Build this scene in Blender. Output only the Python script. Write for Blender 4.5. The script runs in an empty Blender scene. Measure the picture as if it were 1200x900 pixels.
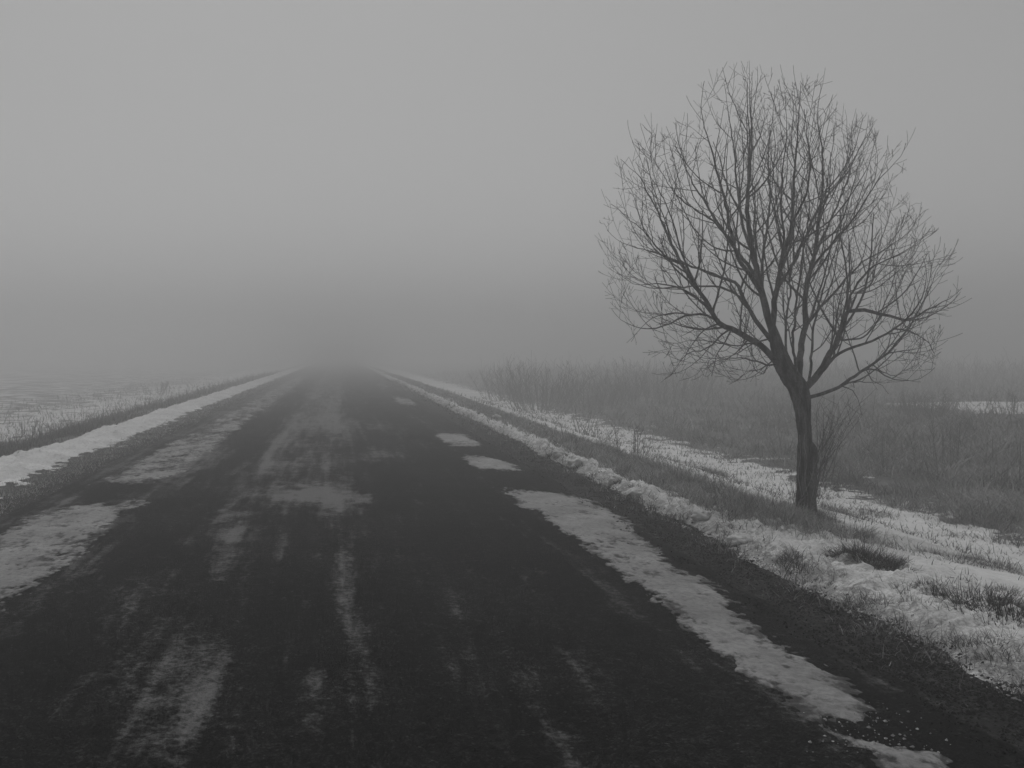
import bpy, math, random
import numpy as np
from mathutils import Vector

random.seed(7)
rng = np.random.default_rng(11)
SC = bpy.context.scene
COL = SC.collection

# ------------------------------------------------------------------ camera facts (metres; photo is 1200x900)
H = 1.6              # eye height above the road
F = 1100.0           # focal length in photo pixels
VX, VY = 396.0, 415.0


# ------------------------------------------------------------------ small helpers
def tag(o, label=None, cat=None, group=None, kind=None):
    if label: o['label'] = label
    if cat: o['category'] = cat
    if group: o['group'] = group
    if kind: o['kind'] = kind
    return o


def empty(name, loc):
    o = bpy.data.objects.new(name, None)
    o.location = loc
    o.empty_display_size = 0.2
    COL.objects.link(o)
    return o


def mesh_obj(name, verts, quads=None, tris=None, mat=None, parent=None, smooth=False, attrs=None, loc=None):
    verts = np.asarray(verts, dtype=np.float32)
    if loc is not None:
        verts = verts - np.asarray(loc, dtype=np.float32)
    me = bpy.data.meshes.new(name)
    nq = 0 if quads is None else len(quads)
    nt = 0 if tris is None else len(tris)
    me.vertices.add(len(verts))
    me.vertices.foreach_set('co', verts.ravel())
    loops = []
    if nq: loops.append(np.asarray(quads, dtype=np.int32).ravel())
    if nt: loops.append(np.asarray(tris, dtype=np.int32).ravel())
    loops = np.concatenate(loops)
    me.loops.add(len(loops))
    me.loops.foreach_set('vertex_index', loops)
    starts = np.concatenate([np.arange(nq) * 4, nq * 4 + np.arange(nt) * 3]).astype(np.int32)
    me.polygons.add(nq + nt)
    me.polygons.foreach_set('loop_start', starts)
    me.polygons.foreach_set('use_smooth', np.full(nq + nt, smooth))
    me.update(calc_edges=True)
    for k, v in (attrs or {}).items():
        a = me.attributes.new(k, 'FLOAT', 'POINT')
        a.data.foreach_set('value', np.asarray(v, dtype=np.float32).ravel())
    if mat: me.materials.append(mat)
    o = bpy.data.objects.new(name, me)
    if loc is not None: o.location = loc
    COL.objects.link(o)
    if parent:
        o.parent = parent
        if loc is None:   # vertices were given in world space
            o.matrix_parent_inverse.identity()
    return o


# ------------------------------------------------------------------ noise
_tab = np.random.default_rng(5).permutation(256)
_tab = np.concatenate([_tab, _tab])


def perlin(x, y, seed=0):
    x = np.asarray(x, dtype=np.float64) + seed * 17.31
    y = np.asarray(y, dtype=np.float64) + seed * 9.77
    xi = np.floor(x).astype(np.int64); yi = np.floor(y).astype(np.int64)
    xf = x - xi; yf = y - yi
    u = xf * xf * xf * (xf * (xf * 6 - 15) + 10)
    v = yf * yf * yf * (yf * (yf * 6 - 15) + 10)

    def g(ix, iy, dx, dy):
        h = _tab[(_tab[(ix + seed * 31) & 255] + iy) & 255] * (2 * math.pi / 256)
        return np.cos(h) * dx + np.sin(h) * dy
    a = g(xi, yi, xf, yf); b = g(xi + 1, yi, xf - 1, yf)
    c = g(xi, yi + 1, xf, yf - 1); d = g(xi + 1, yi + 1, xf - 1, yf - 1)
    return 1.4 * ((a * (1 - u) + b * u) * (1 - v) + (c * (1 - u) + d * u) * v)


def fbm(x, y, seed=0, octv=4, gain=0.5):
    r = 0; amp = 1.0; tot = 0; f = 1.0
    for k in range(octv):
        r = r + amp * perlin(x * f, y * f, seed + k); tot += amp
        amp *= gain; f *= 2.03
    return r / tot


def billow(x, y, seed=0, octv=3):
    r = 0; amp = 1.0; tot = 0; f = 1.0
    for k in range(octv):
        r = r + amp * (1 - np.abs(perlin(x * f, y * f, seed + k)) * 2); tot += amp
        amp *= 0.5; f *= 2.1
    return r / tot


def sstep(a, b, x):
    t = np.clip((np.asarray(x, dtype=np.float64) - a) / (b - a), 0, 1)
    return t * t * (3 - 2 * t)


def prof(pts, x):
    xs, ys = zip(*pts)
    return np.interp(x, xs, ys)


# ------------------------------------------------------------------ terrain
GP = [(-400, -.3), (-60, -.35), (-30, -.5), (-9.5, -.52), (-7.4, -.45), (-5.9, -.10), (-5.2, -.01), (-3.5, -.012),
      (-3.2, -.03), (-2.9, -.07), (2.3, -.07), (2.62, -.03), (2.85, -.012), (3.4, -.015), (4.45, -.03), (4.8, -.075),
      (5.4, -.20), (6.4, -.44), (7.4, -.50), (9, -.44), (13, -.22), (18, -.05), (30, 0.0), (400, .1)]


def ground_z(X, Y):
    X = np.asarray(X, dtype=np.float64); Y = np.asarray(Y, dtype=np.float64)
    xs = X + 0.16 * perlin(Y * .23, Y * 0 + 3.3, 4) * sstep(2.9, 4.2, np.abs(X))
    z = (prof(GP, xs - .15) + prof(GP, xs) * 2 + prof(GP, xs + .15)) / 4
    off = sstep(3.0, 5.0, np.abs(X))
    z = z + off * (.035 * fbm(X * .8, Y * .8, 21, 3) + .10 * sstep(5.5, 9, np.abs(X)) * fbm(X * .21, Y * .21, 25, 2))
    z = z + .006 * fbm(X * 5, Y * 5, 31, 3)
    return z


COV_NEAR = [(-400, .3), (-12, -.05), (-9, .25), (-7.5, .1), (-6.6, -.25), (-5.5, -.5), (-5.15, -.4), (-4.9, .5), (-4.35, .5), (-3.95, -.1),
            (-3.6, -.45), (-3.3, -.9), (2.9, -1.6), (3.08, -.9), (3.30, .45), (3.6, .8), (4.0, .40), (4.4, .05), (4.7, .25), (5.0, .9), (6.0, .7), (6.9, .6),
            (7.5, .5), (8.2, -.1), (9.5, -.45), (14, -.7), (30, -.9), (60, -.6), (400, -.5)]
COV_FAR = [(-400, .3), (-12, -.05), (-9, .25), (-7.5, .1), (-6.6, -.25), (-5.5, -.5), (-5.15, -.4), (-4.9, .5), (-4.35, .5), (-3.95, -.1),
           (-3.6, -.45), (-3.3, -.9), (2.9, -1.6), (3.2, -.9), (3.42, .9), (3.58, .85), (3.76, -.8), (4.55, -1.0), (4.7, -.1), (4.9, .5), (5.3, .45), (6.2, .1), (7.2, .12), (8.0, -.15), (9.5, -.45), (14, -.7), (30, -.9), (60, -.6), (400, -.5)]


def snow_t(X, Y):
    far = sstep(8.2, 10.2, Y + .6 * perlin(Y * 0 + 1, X * .8, 7))
    wob = .13 * perlin(Y * .45, Y * 0 + 8, 9) + .08 * perlin(Y * 1.3, Y * 0 + 2, 10)
    xs = X + wob * sstep(2.8, 3.4, np.abs(X))
    c = prof(COV_NEAR, xs) * (1 - far) + prof(COV_FAR, xs) * far
    rag = sstep(3.7, 4.0, X) * (1 - sstep(4.7, 5.1, X))
    t = .045 * c + (.045 + .035 * rag) * fbm(X * 1.7, Y * 1.7, 41, 5, .6)
    PX, PY = 21.2, 28.5      # the bright snow patch behind the scrub
    t = t + (.13 + .12 * fbm(X * .9, Y * .5, 44, 4, .6)) * np.exp(-((X - PX) / 3.2) ** 4 - ((Y - PY) / 2.6) ** 4)
    bankR = sstep(3.2, 3.55, xs) * (1 - sstep(3.8 + .4 * (1 - far), 4.15 + .45 * (1 - far), xs))
    bankL = sstep(-5.15, -4.85, xs) * (1 - sstep(-4.35, -4.0, xs))
    lump = np.clip(billow(X * 2.4, Y * 2.4, 51, 3), -.2, 1)
    lump2 = np.clip(fbm(X * 5.2, Y * 5.2, 57, 3), -.1, 1)
    t = t + (bankR * .085 + bankL * .055) * lump * (.55 + .6 * np.clip(fbm(X * .6, Y * .6, 61, 2) + .4, 0, 1.3)) + (bankR + .75 * bankL) * (.09 * lump2 + .035 * np.clip(billow(X * 8, Y * 8, 59, 2), -.3, 1))
    inner = np.exp(-((xs - 3.32) / .16) ** 2)
    inner = inner + np.exp(-((xs + 4.1) / .22) ** 2) + np.exp(-((xs + 5.0) / .2) ** 2)
    t = t + inner * (.06 * fbm(X * 6, Y * 5, 68, 3, .6) - .012)
    t = t + .006 * fbm(X * 9, Y * 9, 65, 2)
    flat = sstep(4.7, 5.3, X) * (1 - sstep(7.2, 8.2, X))
    t = t * (1 - .35 * flat) + .012 * flat
    return np.maximum(t, -.05)


def graded(y0, y1, d0, k, start=0.0):
    out = [start]
    y = start
    while y < y1:
        y += max(d0, k * abs(y)); out.append(y)
    y = start; back = []
    while y > y0:
        y -= max(d0 * 6, .08 * abs(y - start)); back.append(y)
    return np.array(back[::-1] + out)


def graded_x(lo, hi, d, outer, k=.09):
    mid = list(np.arange(lo, hi + d * .5, d))
    r = []; x = mid[-1]; s = d
    while x < outer:
        s *= 1 + k; x += s; r.append(x)
    l = []; x = mid[0]; s = d
    while x > -outer:
        s *= 1 + k; x -= s; l.append(x)
    return np.array(l[::-1] + mid + r)


def grid_faces(ny, nx):
    i = np.arange(ny * nx).reshape(ny, nx)
    return np.stack([i[:-1, :-1], i[:-1, 1:], i[1:, 1:], i[1:, :-1]], -1).reshape(-1, 4)


def compact(verts, quads, attrs):
    used = np.zeros(len(verts), bool); used[quads.ravel()] = True
    remap = np.cumsum(used) - 1
    return verts[used], remap[quads], {k: v[used] for k, v in attrs.items()}


def at(px, py, z=None):
    """ground point seen at photo pixel (px, py)"""
    zz = -.02 if z is None else z
    for _ in range(12):
        Y = (H - zz) * F / (py - VY); X = (px - VX) / F * Y
        if z is None: zz = .5 * zz + .5 * (float(ground_z(X, Y)) + max(0., float(snow_t(np.array([X]), np.array([Y]))[0])))
    return X, Y, zz


# ------------------------------------------------------------------ materials
class NT:
    def __init__(s, name):
        s.m = bpy.data.materials.new(name); s.m.use_nodes = True
        s.t = s.m.node_tree; s.n = s.t.nodes; s.l = s.t.links
        s.b = s.n['Principled BSDF']
        s.co = s.n.new('ShaderNodeTexCoord').outputs['Object']

    def noise(s, scale, detail=4, rough=.55, vec=None, stretch=None):
        if stretch:
            mp = s.n.new('ShaderNodeMapping'); mp.inputs['Scale'].default_value = stretch
            s.l.new(s.co, mp.inputs['Vector']); vec = mp.outputs[0]
        n = s.n.new('ShaderNodeTexNoise')
        n.inputs['Scale'].default_value = scale; n.inputs['Detail'].default_value = detail
        n.inputs['Roughness'].default_value = rough
        s.l.new(vec if vec is not None else s.co, n.inputs['Vector'])
        return n.outputs['Fac']

    def voro(s, scale):
        n = s.n.new('ShaderNodeTexVoronoi'); n.inputs['Scale'].default_value = scale
        s.l.new(s.co, n.inputs['Vector'])
        return n

    def math(s, op, a, b=None, c=None, clamp=False):
        n = s.n.new('ShaderNodeMath'); n.operation = op; n.use_clamp = clamp
        for i, v in enumerate((a, b, c)):
            if v is None: continue
            if isinstance(v, (int, float)): n.inputs[i].default_value = v
            else: s.l.new(v, n.inputs[i])
        return n.outputs[0]

    def ramp(s, x, a, b, lo=0., hi=1.):
        n = s.n.new('ShaderNodeMapRange'); n.clamp = True
        n.interpolation_type = 'SMOOTHSTEP'
        s.l.new(x, n.inputs['Value'])
        for k, v in (('From Min', a), ('From Max', b), ('To Min', lo), ('To Max', hi)): n.inputs[k].default_value = v
        return n.outputs[0]

    def attr(s, name):
        n = s.n.new('ShaderNodeAttribute'); n.attribute_name = name
        return n.outputs['Fac']

    def mixf(s, f, a, b):
        n = s.n.new('ShaderNodeMix'); n.data_type = 'FLOAT'
        for i, v in ((0, f), (2, a), (3, b)):
            if isinstance(v, (int, float)): n.inputs[i].default_value = v
            else: s.l.new(v, n.inputs[i])
        return n.outputs[0]

    def grey(s, v, tint=(1, 1, 1)):
        if isinstance(v, (int, float)):
            s.b.inputs['Base Color'].default_value = (v, v, v, 1)
        else:
            c = s.n.new('ShaderNodeCombineColor')
            for i in range(3): s.l.new(v, c.inputs[i])
            s.l.new(c.outputs[0], s.b.inputs['Base Color'])

    def bump(s, h, strength, dist):
        n = s.n.new('ShaderNodeBump'); n.inputs['Strength'].default_value = strength; n.inputs['Distance'].default_value = dist
        s.l.new(h, n.inputs['Height']); s.l.new(n.outputs[0], s.b.inputs['Normal'])

    def finish(s, rough, spec=.3):
        if isinstance(rough, (int, float)): s.b.inputs['Roughness'].default_value = rough
        else: s.l.new(rough, s.b.inputs['Roughness'])
        s.b.inputs['Specular IOR Level'].default_value = spec
        return s.m


def mat_snow():
    t = NT('snow')
    n = t.noise(1.3, 5, .6); n2 = t.noise(22, 4, .6); n3 = t.noise(7, 4, .6)
    v = t.ramp(n, .3, .7, .56, .76)
    v = t.math('MULTIPLY', v, t.ramp(n2, .28, .55, .82, 1.0))
    dirt = t.attr('dirt')
    spk = t.ramp(t.math('ADD', t.math('MULTIPLY', dirt, .7), t.noise(19, 7, .8)), .66, .86, 0, 1)
    v = t.mixf(t.math('MULTIPLY', spk, .8), v, .16)
    t.grey(v)
    t.bump(t.math('ADD', t.math('MULTIPLY', n3, 1.6), n2), .7, .03)
    return t.finish(.75, .25)


def mat_ground():
    t = NT('frozen_soil')
    n = t.noise(3, 5, .6); n2 = t.noise(40, 5, .7); vo = t.voro(55)
    v = t.ramp(n, .3, .7, .012, .034)
    v = t.math('MULTIPLY', v, t.ramp(n2, .3, .7, .5, 1.6))
    sx = t.n.new('ShaderNodeSeparateXYZ'); t.l.new(t.co, sx.inputs[0])
    th = t.ramp(t.math('ABSOLUTE', sx.outputs[0]), 3.5, 4.3, 0, 1)      # dead thatch beyond the shoulders
    v = t.mixf(th, v, t.math('MULTIPLY', t.ramp(t.noise(1.6, 5, .65), .32, .68, .05, .16), t.ramp(n2, .3, .7, .5, 1.5)))
    fr = t.math('MULTIPLY', t.ramp(t.noise(30, 7, .8), .50, .70), t.ramp(t.noise(2.6, 5, .65), .36, .62, .12, 1))
    v = t.mixf(t.math('MULTIPLY', fr, .5), v, .3)
    peb = t.ramp(vo.outputs['Distance'], .0, .5, 1, 0)
    t.grey(v)
    t.bump(t.math('ADD', t.math('MULTIPLY', peb, .5), n2), 1.0, .03)
    return t.finish(.9, .2)


def mat_asphalt():
    t = NT('frosted_asphalt')
    f = t.attr('frost')
    vo = t.voro(95); n2 = t.noise(120, 4, .7); big = t.noise(.9, 4, .6)
    agg = t.ramp(vo.outputs['Color'], .35, .95, 0, 1)
    v = t.ramp(big, .3, .7, .003, .009)
    v = t.math('MULTIPLY', v, t.ramp(agg, 0, 1, .35, 2.4))
    v = t.math('MULTIPLY', v, t.ramp(n2, .3, .7, .4, 1.8))
    v = t.math('MULTIPLY', v, t.ramp(t.noise(13, 5, .75), .36, .64, .35, 2.1))
    vs = t.voro(48); stone = t.math('MULTIPLY', t.ramp(vs.outputs['Color'], .66, .95, 0, 1), t.ramp(vs.outputs['Distance'], .18, .42, 1, 0))
    v = t.math('ADD', v, t.math('MULTIPLY', stone, .055))
    vt = t.voro(23); v = t.math('ADD', v, t.math('MULTIPLY', t.math('MULTIPLY', t.ramp(vt.outputs['Color'], .80, .97, 0, 1), t.ramp(vt.outputs['Distance'], .12, .3, 1, 0)), .07))
    brk = t.noise(24, 7, .78); brk2 = t.noise(5, 6, .7, stretch=(1.3, .8, 1))
    fm = t.math('ADD', f, t.math('MULTIPLY', t.math('SUBTRACT', brk, .5), 1.3))
    fm = t.math('ADD', fm, t.math('MULTIPLY', t.math('SUBTRACT', t.noise(3, 5, .65, stretch=(3.2, .35, 1)), .5), .7))
    fm = t.math('ADD', fm, t.math('MULTIPLY', t.math('SUBTRACT', brk2, .5), .7))
    frost = t.ramp(fm, .14, .74, 0, 1)
    v = t.mixf(t.math('MULTIPLY', frost, .60), v, .27)
    chip = t.ramp(t.noise(60, 2, .5), .74, .78, 0, .25)
    v = t.math('ADD', v, t.math('MULTIPLY', chip, .35))
    t.grey(v)
    t.bump(t.math('ADD', t.ramp(vo.outputs['Distance'], 0, .6, 1, 0), n2), .8, .008)
    return t.finish(t.mixf(frost, .85, .9), .08)


def mat_ice():
    t = NT('packed_ice')
    n = t.noise(2.0, 5, .6); n2 = t.noise(28, 6, .7); n3 = t.noise(9, 5, .7, stretch=(1, .6, 1))
    v = t.ramp(n, .3, .7, .17, .29)
    v = t.math('MULTIPLY', v, t.ramp(n2, .28, .62, .62, 1.12))
    dk = t.ramp(n3, .50, .66, 0, .45)
    v = t.mixf(dk, v, .13)
    th = t.math('ADD', t.attr('thickness'), t.math('MULTIPLY', t.math('SUBTRACT', t.noise(34, 7, .8), .5), 1.0))
    th = t.math('ADD', th, t.math('MULTIPLY', t.math('SUBTRACT', t.noise(4, 6, .72, stretch=(1.6, .8, 1)), .5), 1.5))
    v = t.mixf(t.ramp(th, -.02, .34, 1, 0), v, .014)
    t.grey(v)
    t.bump(t.math('ADD', n3, n2), .6, .02)
    return t.finish(.55, .35)


def mat_blade(name, lo, hi):
    t = NT(name)
    a = t.attr('shade')
    t.grey(t.ramp(a, 0, 1, lo, hi))
    return t.finish(.85, .15)


def mat_bark(name, lo, hi, scale=9):
    t = NT(name)
    n = t.noise(scale, 6, .68, stretch=(1, 1, .18)); n2 = t.noise(45, 4, .6)
    v = t.ramp(n, .40, .62, lo, hi)
    t.grey(t.math('MULTIPLY', v, t.ramp(n2, .3, .7, .7, 1.3)))
    t.bump(t.math('ADD', n, t.math('MULTIPLY', n2, .4)), 1.0, .03)
    return t.finish(.9, .15)


M_SNOW, M_GROUND, M_ROAD, M_ICE = mat_snow(), mat_ground(), mat_asphalt(), mat_ice()
M_VERGE = mat_blade('frosted_verge_grass', .09, .50)
M_DARK = mat_blade('dark_tussock_grass', .015, .13)
M_SCRUB = mat_blade('dead_scrub_stalks', .04, .42)
M_LEFT = mat_blade('dry_field_grass', .06, .24)
M_BARK = mat_bark('tree_bark', .015, .13, 14)
M_TWIG = mat_bark('twig_bark', .055, .13, 20)
M_SHRUB = mat_bark('shrub_bark', .05, .11, 20)
M_PALE = mat_bark('dry_pale_stems', .12, .24, 20)

# ------------------------------------------------------------------ ground sheet
gx = graded_x(-7, 9, .07, 395); gy = graded(-395, 395, .06, .009)
XX, YY = np.meshgrid(gx, gy)
ZZ = ground_z(XX, YY)
V = np.stack([XX, YY, ZZ], -1).reshape(-1, 3)
tag(mesh_obj('ground', V, grid_faces(len(gy), len(gx)), mat=M_GROUND, smooth=True), kind='structure')

# ------------------------------------------------------------------ snow lying on it
gx = graded_x(-5.6, 8.2, .027, 390, .05); gy = graded(-12, 390, .024, .0042, start=2.6)
XX, YY = np.meshgrid(gx, gy)
T = snow_t(XX, YY)
ZZ = ground_z(XX, YY) + T
dirt = .22 * np.exp(-((np.abs(XX) - 3.3) / .2) ** 2) + .16 * (XX > 3) * (1 - sstep(4.2, 4.9, XX)) + .07 + .10 * (XX < -4) + .27 * np.clip(fbm(XX * 2.3, YY * 2.3, 66, 4, .6) - .02, 0, 1) * (1 - sstep(4.6, 5.4, np.abs(XX)))
V = np.stack([XX, YY, ZZ], -1).reshape(-1, 3)
Q = grid_faces(len(gy), len(gx))
keep = (T.ravel()[Q] > -.012).any(1)
V, Q, A = compact(V, Q[keep], {'dirt': dirt.ravel()})
tag(mesh_obj('snow', V, Q, mat=M_SNOW, smooth=True, attrs=A), kind='stuff',
    label='grey snow lying in ploughed banks along the road and over the fields')

# ------------------------------------------------------------------ road
def ice_t(X, Y):
    """thickness of the packed ice left beside the wheel tracks"""
    n = fbm(X * 2.6, Y * 1.5, 71, 4, .6)
    n2 = fbm(X * 9, Y * 7, 75, 3, .6)
    n3 = fbm(X * 24, Y * 16, 76, 2)
    wv = .06 * perlin(Y * .9, Y * 0 + 1, 77) + .03 * perlin(Y * 3, Y * 0 + 5, 78)
    # right-hand strip
    gate = sstep(3.2, 3.5, Y) * (1 - sstep(3.78, 4.0, Y + .5 * (X - 2.2))) + sstep(3.85, 4.25, Y - .4 * (X - 2.2)) * (1 - sstep(10.6, 11.6, Y + .9 * (X - 2.2)))
    gate = np.maximum(gate, 1.1 * np.exp(-((Y - 13.9) / 1.1) ** 4) * (1 - sstep(2.4, 2.65, X + .25 * (Y - 13.9))))
    gate = np.maximum(gate, 1.1 * np.exp(-((Y - 17.6) / 1.4) ** 4))
    gate = np.maximum(gate, .8 * np.exp(-((Y - 32) / 4.) ** 2))
    gate = np.maximum(gate, .55 * np.exp(-((Y - 48) / 6.) ** 2))
    xr = X + wv
    re = np.interp(Y, [3.5, 5, 8, 10.5, 14, 40], [2.40, 2.52, 2.72, 2.82, 2.6, 2.6])
    xr2 = xr + .13 * sstep(7.5, 10.5, Y)
    r = sstep(1.90, 2.22, xr2) * (1 - sstep(re - .22, re + .14, xr)) * gate
    # left-hand strips
    xl = X - wv
    g2 = sstep(4.3, 4.9, Y) * (1 - sstep(9.4, 10.6, Y - .9 * (X + 2.6))) * .92
    g2 = np.maximum(g2, sstep(11.0, 12.2, Y - .7 * (X + 2.6)) * (1 - sstep(17, 22, Y)) * (.80 + .25 * fbm(X * 1.5, Y * .6, 73, 3)))
    g2 = np.maximum(g2, (.66 + .3 * fbm(X * 1.5, Y * .4, 74, 3)) * sstep(17, 20, Y) * (1 - sstep(60, 80, Y)))
    g2 = np.maximum(g2, .62 * sstep(28, 34, Y) * (1 - sstep(60, 80, Y)))
    l = sstep(-3.3, -2.75, xl) * (1 - sstep(-2.28, -1.9, xl)) * g2
    m = np.maximum(r * (.93 + .42 * fbm(X * 1.3, Y * .9, 181, 4, .6)), l * (.93 + .45 * fbm(X * 1.6, Y * .8, 185, 4, .6)))
    return m * 1.0 + (n * .62 + n2 * .5 + n3 * .3) * (m > .02) - .52


def frost_f(X, Y):
    base = .02 + .16 * fbm(X * 13, Y * .3, 82, 2) + .22 * fbm(X * 1.7, Y * .25, 81, 4, .55) + .3 * fbm(X * 5.5, Y * .4, 85, 3) + .22 * fbm(X * 1.2, Y * 1.2, 83, 4, .6)
    band = prof([(-3.4, .28), (-2.9, .25), (-2.1, .15), (-1.7, .0), (-1.2, .05), (-.95, .16), (-.6, .06), (-.2, .06), (.02, .16), (.3, .05), (.8, 0), (1.7, .0), (2.0, .08), (2.6, .05), (2.9, .18)],
                X + .12 * perlin(Y * .3, Y * 0 + 4, 88))
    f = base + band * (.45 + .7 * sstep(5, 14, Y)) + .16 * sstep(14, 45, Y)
    f = f + .16 * np.exp(-((X + .45 + .15 * perlin(Y * .2, Y * 0, 89)) / .5) ** 2) * sstep(7, 11, Y) + .14 * np.exp(-((X + 1.0) / .3) ** 2) * sstep(9, 13, Y)
    P = [(-.25, 10.8, .42, .75, .55), (.0, 9.9, .1, .6, .28), (-1.1, 9.3, .25, .6, .34), (-.95, 8.3, .16, .6, .33), (-.86, 7.1, .09, .6, .25), (-.78, 4.9, .22, .5, .36),
         (-1.05, 4.55, .28, .35, .18), (-.65, 4.1, .16, .4, .22), (.14, 5.15, .05, .55, .32), (.20, 4.45, .08, .35, .36), (-.12, 4.5, .07, .45, .25), (1.42, 6.8, .12, .35, .28),
         (.3, 10.3, .14, .4, .38), (.42, 14.5, .35, .7, .30), (-.7, 13.5, .5, .8, .18), (-1.35, 5.6, .4, .5, .08), (-1.75, 4.2, .35, .4, .08), (.05, 7.0, .06, 1.4, .24), (-1.1, 16.5, .12, 3, .35),
         (1.0, 20, .8, 2.2, .2), (-.3, 22, 1., 2.5, .22), (.75, 15.2, .3, .8, .2), (-1.95, 7.0, .25, 1.8, .22), (-2.0, 14, .3, 2.5, .3), (-.2, 28, .3, 8, .25), (-1.35, 6.6, .08, .9, .2),
         (-2.7, 11.0, .3, .5, -.3), (2.5, 12.6, .4, .6, -.2), (1.0, 3.9, .3, .3, .12), (2.3, 9.8, .9, 1.3, .10), (1.9, 6, .2, 2, .10)]
    rx_n = fbm(X * 4, Y * 3, 86, 3, .6) * 2.5; ry_n = fbm(X * 5, Y * 4, 87, 3, .6) * 2.5
    for x, y, rx, ry, s in P:
        wx = X + .12 * rx_n * min(1, rx * 3); wy = Y + .35 * ry_n * min(1, ry * 1.5)
        f = f + 1.15 * s * np.exp(-((wx - x) / rx) ** 2 - ((wy - y) / ry) ** 2)
    return f


rx_ = np.arange(-3.75, 3.06, .03); ry_ = np.concatenate([np.arange(-60, 2.6, 1.2), graded(2.6, 380, .02, .0042, start=2.6)[1:]])
XX, YY = np.meshgrid(rx_, ry_)
eL = -3.30 + .10 * perlin(YY * .6, YY * 0, 91) + .05 * perlin(YY * 3.1, YY * 0, 92)
eR = 2.74 + .06 * perlin(YY * .7, YY * 0, 93) + .05 * perlin(YY * 3.3, YY * 0, 94) + .03 * perlin(YY * 9, YY * 0, 95)
over = np.maximum(np.maximum(XX - eR, eL - XX), 0)


def road_z(X, Y):
    return .006 - .006 * np.abs(X) / 3 - .008 * (np.exp(-((X + 1.55) / .35) ** 2) + np.exp(-((X - .95) / .4) ** 2)) + .004 * fbm(X * .8, Y * .5, 97, 2)


ZZ = road_z(XX, YY) - np.minimum(over * .5, .09)
V = np.stack([XX, YY, ZZ], -1).reshape(-1, 3)
Q = grid_faces(len(ry_), len(rx_))
keep = (over.ravel()[Q] < .16).any(1)
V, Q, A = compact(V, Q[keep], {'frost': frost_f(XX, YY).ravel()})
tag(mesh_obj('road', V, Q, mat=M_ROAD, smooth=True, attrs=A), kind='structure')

ix = np.arange(-3.3, 3.0, .014); iy = graded(3.2, 90, .012, .0022, start=3.2)
XX, YY = np.meshgrid(ix, iy)
T = ice_t(XX, YY)
ZZ = road_z(XX, YY) + np.clip(T, -.25, .5) * .022 + np.where(T > 0, .0035 * fbm(XX * 12, YY * 8, 79, 2) * np.clip(T * 4, 0, 1), 0)
V = np.stack([XX, YY, ZZ], -1).reshape(-1, 3)
Q = grid_faces(len(iy), len(ix))
keep = (T.ravel()[Q] > -.06).any(1)
V, Q, A = compact(V, Q[keep], {'thickness': T.ravel()})
tag(mesh_obj('road_ice', V, Q, mat=M_ICE, smooth=True, attrs=A), kind='stuff', label='thin grey packed ice left in strips beside the wheel tracks')


# ------------------------------------------------------------------ blades of grass
def blades(P, L, width, lean, bend, az=None, seed=0):
    """P (n,3) roots, L lengths; returns verts (n*7), tris and quads"""
    r = np.random.default_rng(seed)
    n = len(P)
    width = np.asarray(width)
    if az is None: az = r.uniform(0, 2 * math.pi, n)
    th0 = np.abs(r.normal(0, lean, n)); b = np.abs(r.normal(bend, bend * .5, n))
    ts = [0, .38, .72, 1.]
    d = np.stack([np.cos(az), np.sin(az)], -1)
    side_a = r.uniform(0, math.pi, n)
    side = np.stack([np.cos(side_a), np.sin(side_a), np.zeros(n)], -1)
    pos = P.copy(); rows = []
    for k, t in enumerate(ts):
        if k:
            seg = (t - ts[k - 1]) * L
            th = np.clip(th0 + b * (ts[k - 1] + t) * .5, 0, 1.9)
            pos = pos + np.concatenate([d * (np.sin(th) * seg)[:, None], (np.cos(th) * seg)[:, None]], -1)
        w = (width * (1 - t ** 1.5) * .5)[:, None]
        if k < 3: rows += [pos - side * w, pos + side * w]
        else: rows += [pos]
    Vv = np.stack(rows, 1).reshape(-1, 3)
    b0 = np.arange(n) * 7
    q = np.concatenate([np.stack([b0, b0 + 1, b0 + 3, b0 + 2], -1), np.stack([b0 + 2, b0 + 3, b0 + 5, b0 + 4], -1)])
    t_ = np.stack([b0 + 4, b0 + 5, b0 + 6], -1)
    return Vv, q, t_


def shade_attr(n, seed, base=None):
    r = np.random.default_rng(seed)
    s = r.beta(1.6, 2.6, n) if base is None else np.clip(base + r.normal(0, .18, n), 0, 1)
    return np.repeat(s, 7)


def zsurf(X, Y):
    return ground_z(X, Y) + np.maximum(snow_t(X, Y), 0) * .8


def sample(n, x0, x1, y0, y1, power, seed):
    """more samples nearer to the eye"""
    r = np.random.default_rng(seed)
    u = r.uniform(0, 1, n)
    if power == 1: Y = y0 * (y1 / y0) ** u
    else:
        a = 1 - power; Y = (y0 ** a + u * (y1 ** a - y0 ** a)) ** (1 / a)
    return r.uniform(x0, x1, n), Y


def grass(name, X, Y, hmin, hmax, lean, bend, mat, label, seed, hs=1.0, wk=.00075, wmin=.003, base=None):
    r = np.random.default_rng(seed + 100)
    Z = zsurf(X, Y) - .015
    L = r.uniform(hmin, hmax, len(X)) * hs
    w = np.maximum(wmin, wk * Y) * r.uniform(.7, 1.3, len(X))
    v, q, t = blades(np.stack([X, Y, Z], -1), L, w, lean, bend, seed=seed)
    o = mesh_obj(name, v, q, t, mat=mat, attrs={'shade': shade_attr(len(X), seed, base)})
    if label: tag(o, kind='stuff', label=label)
    return o


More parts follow.
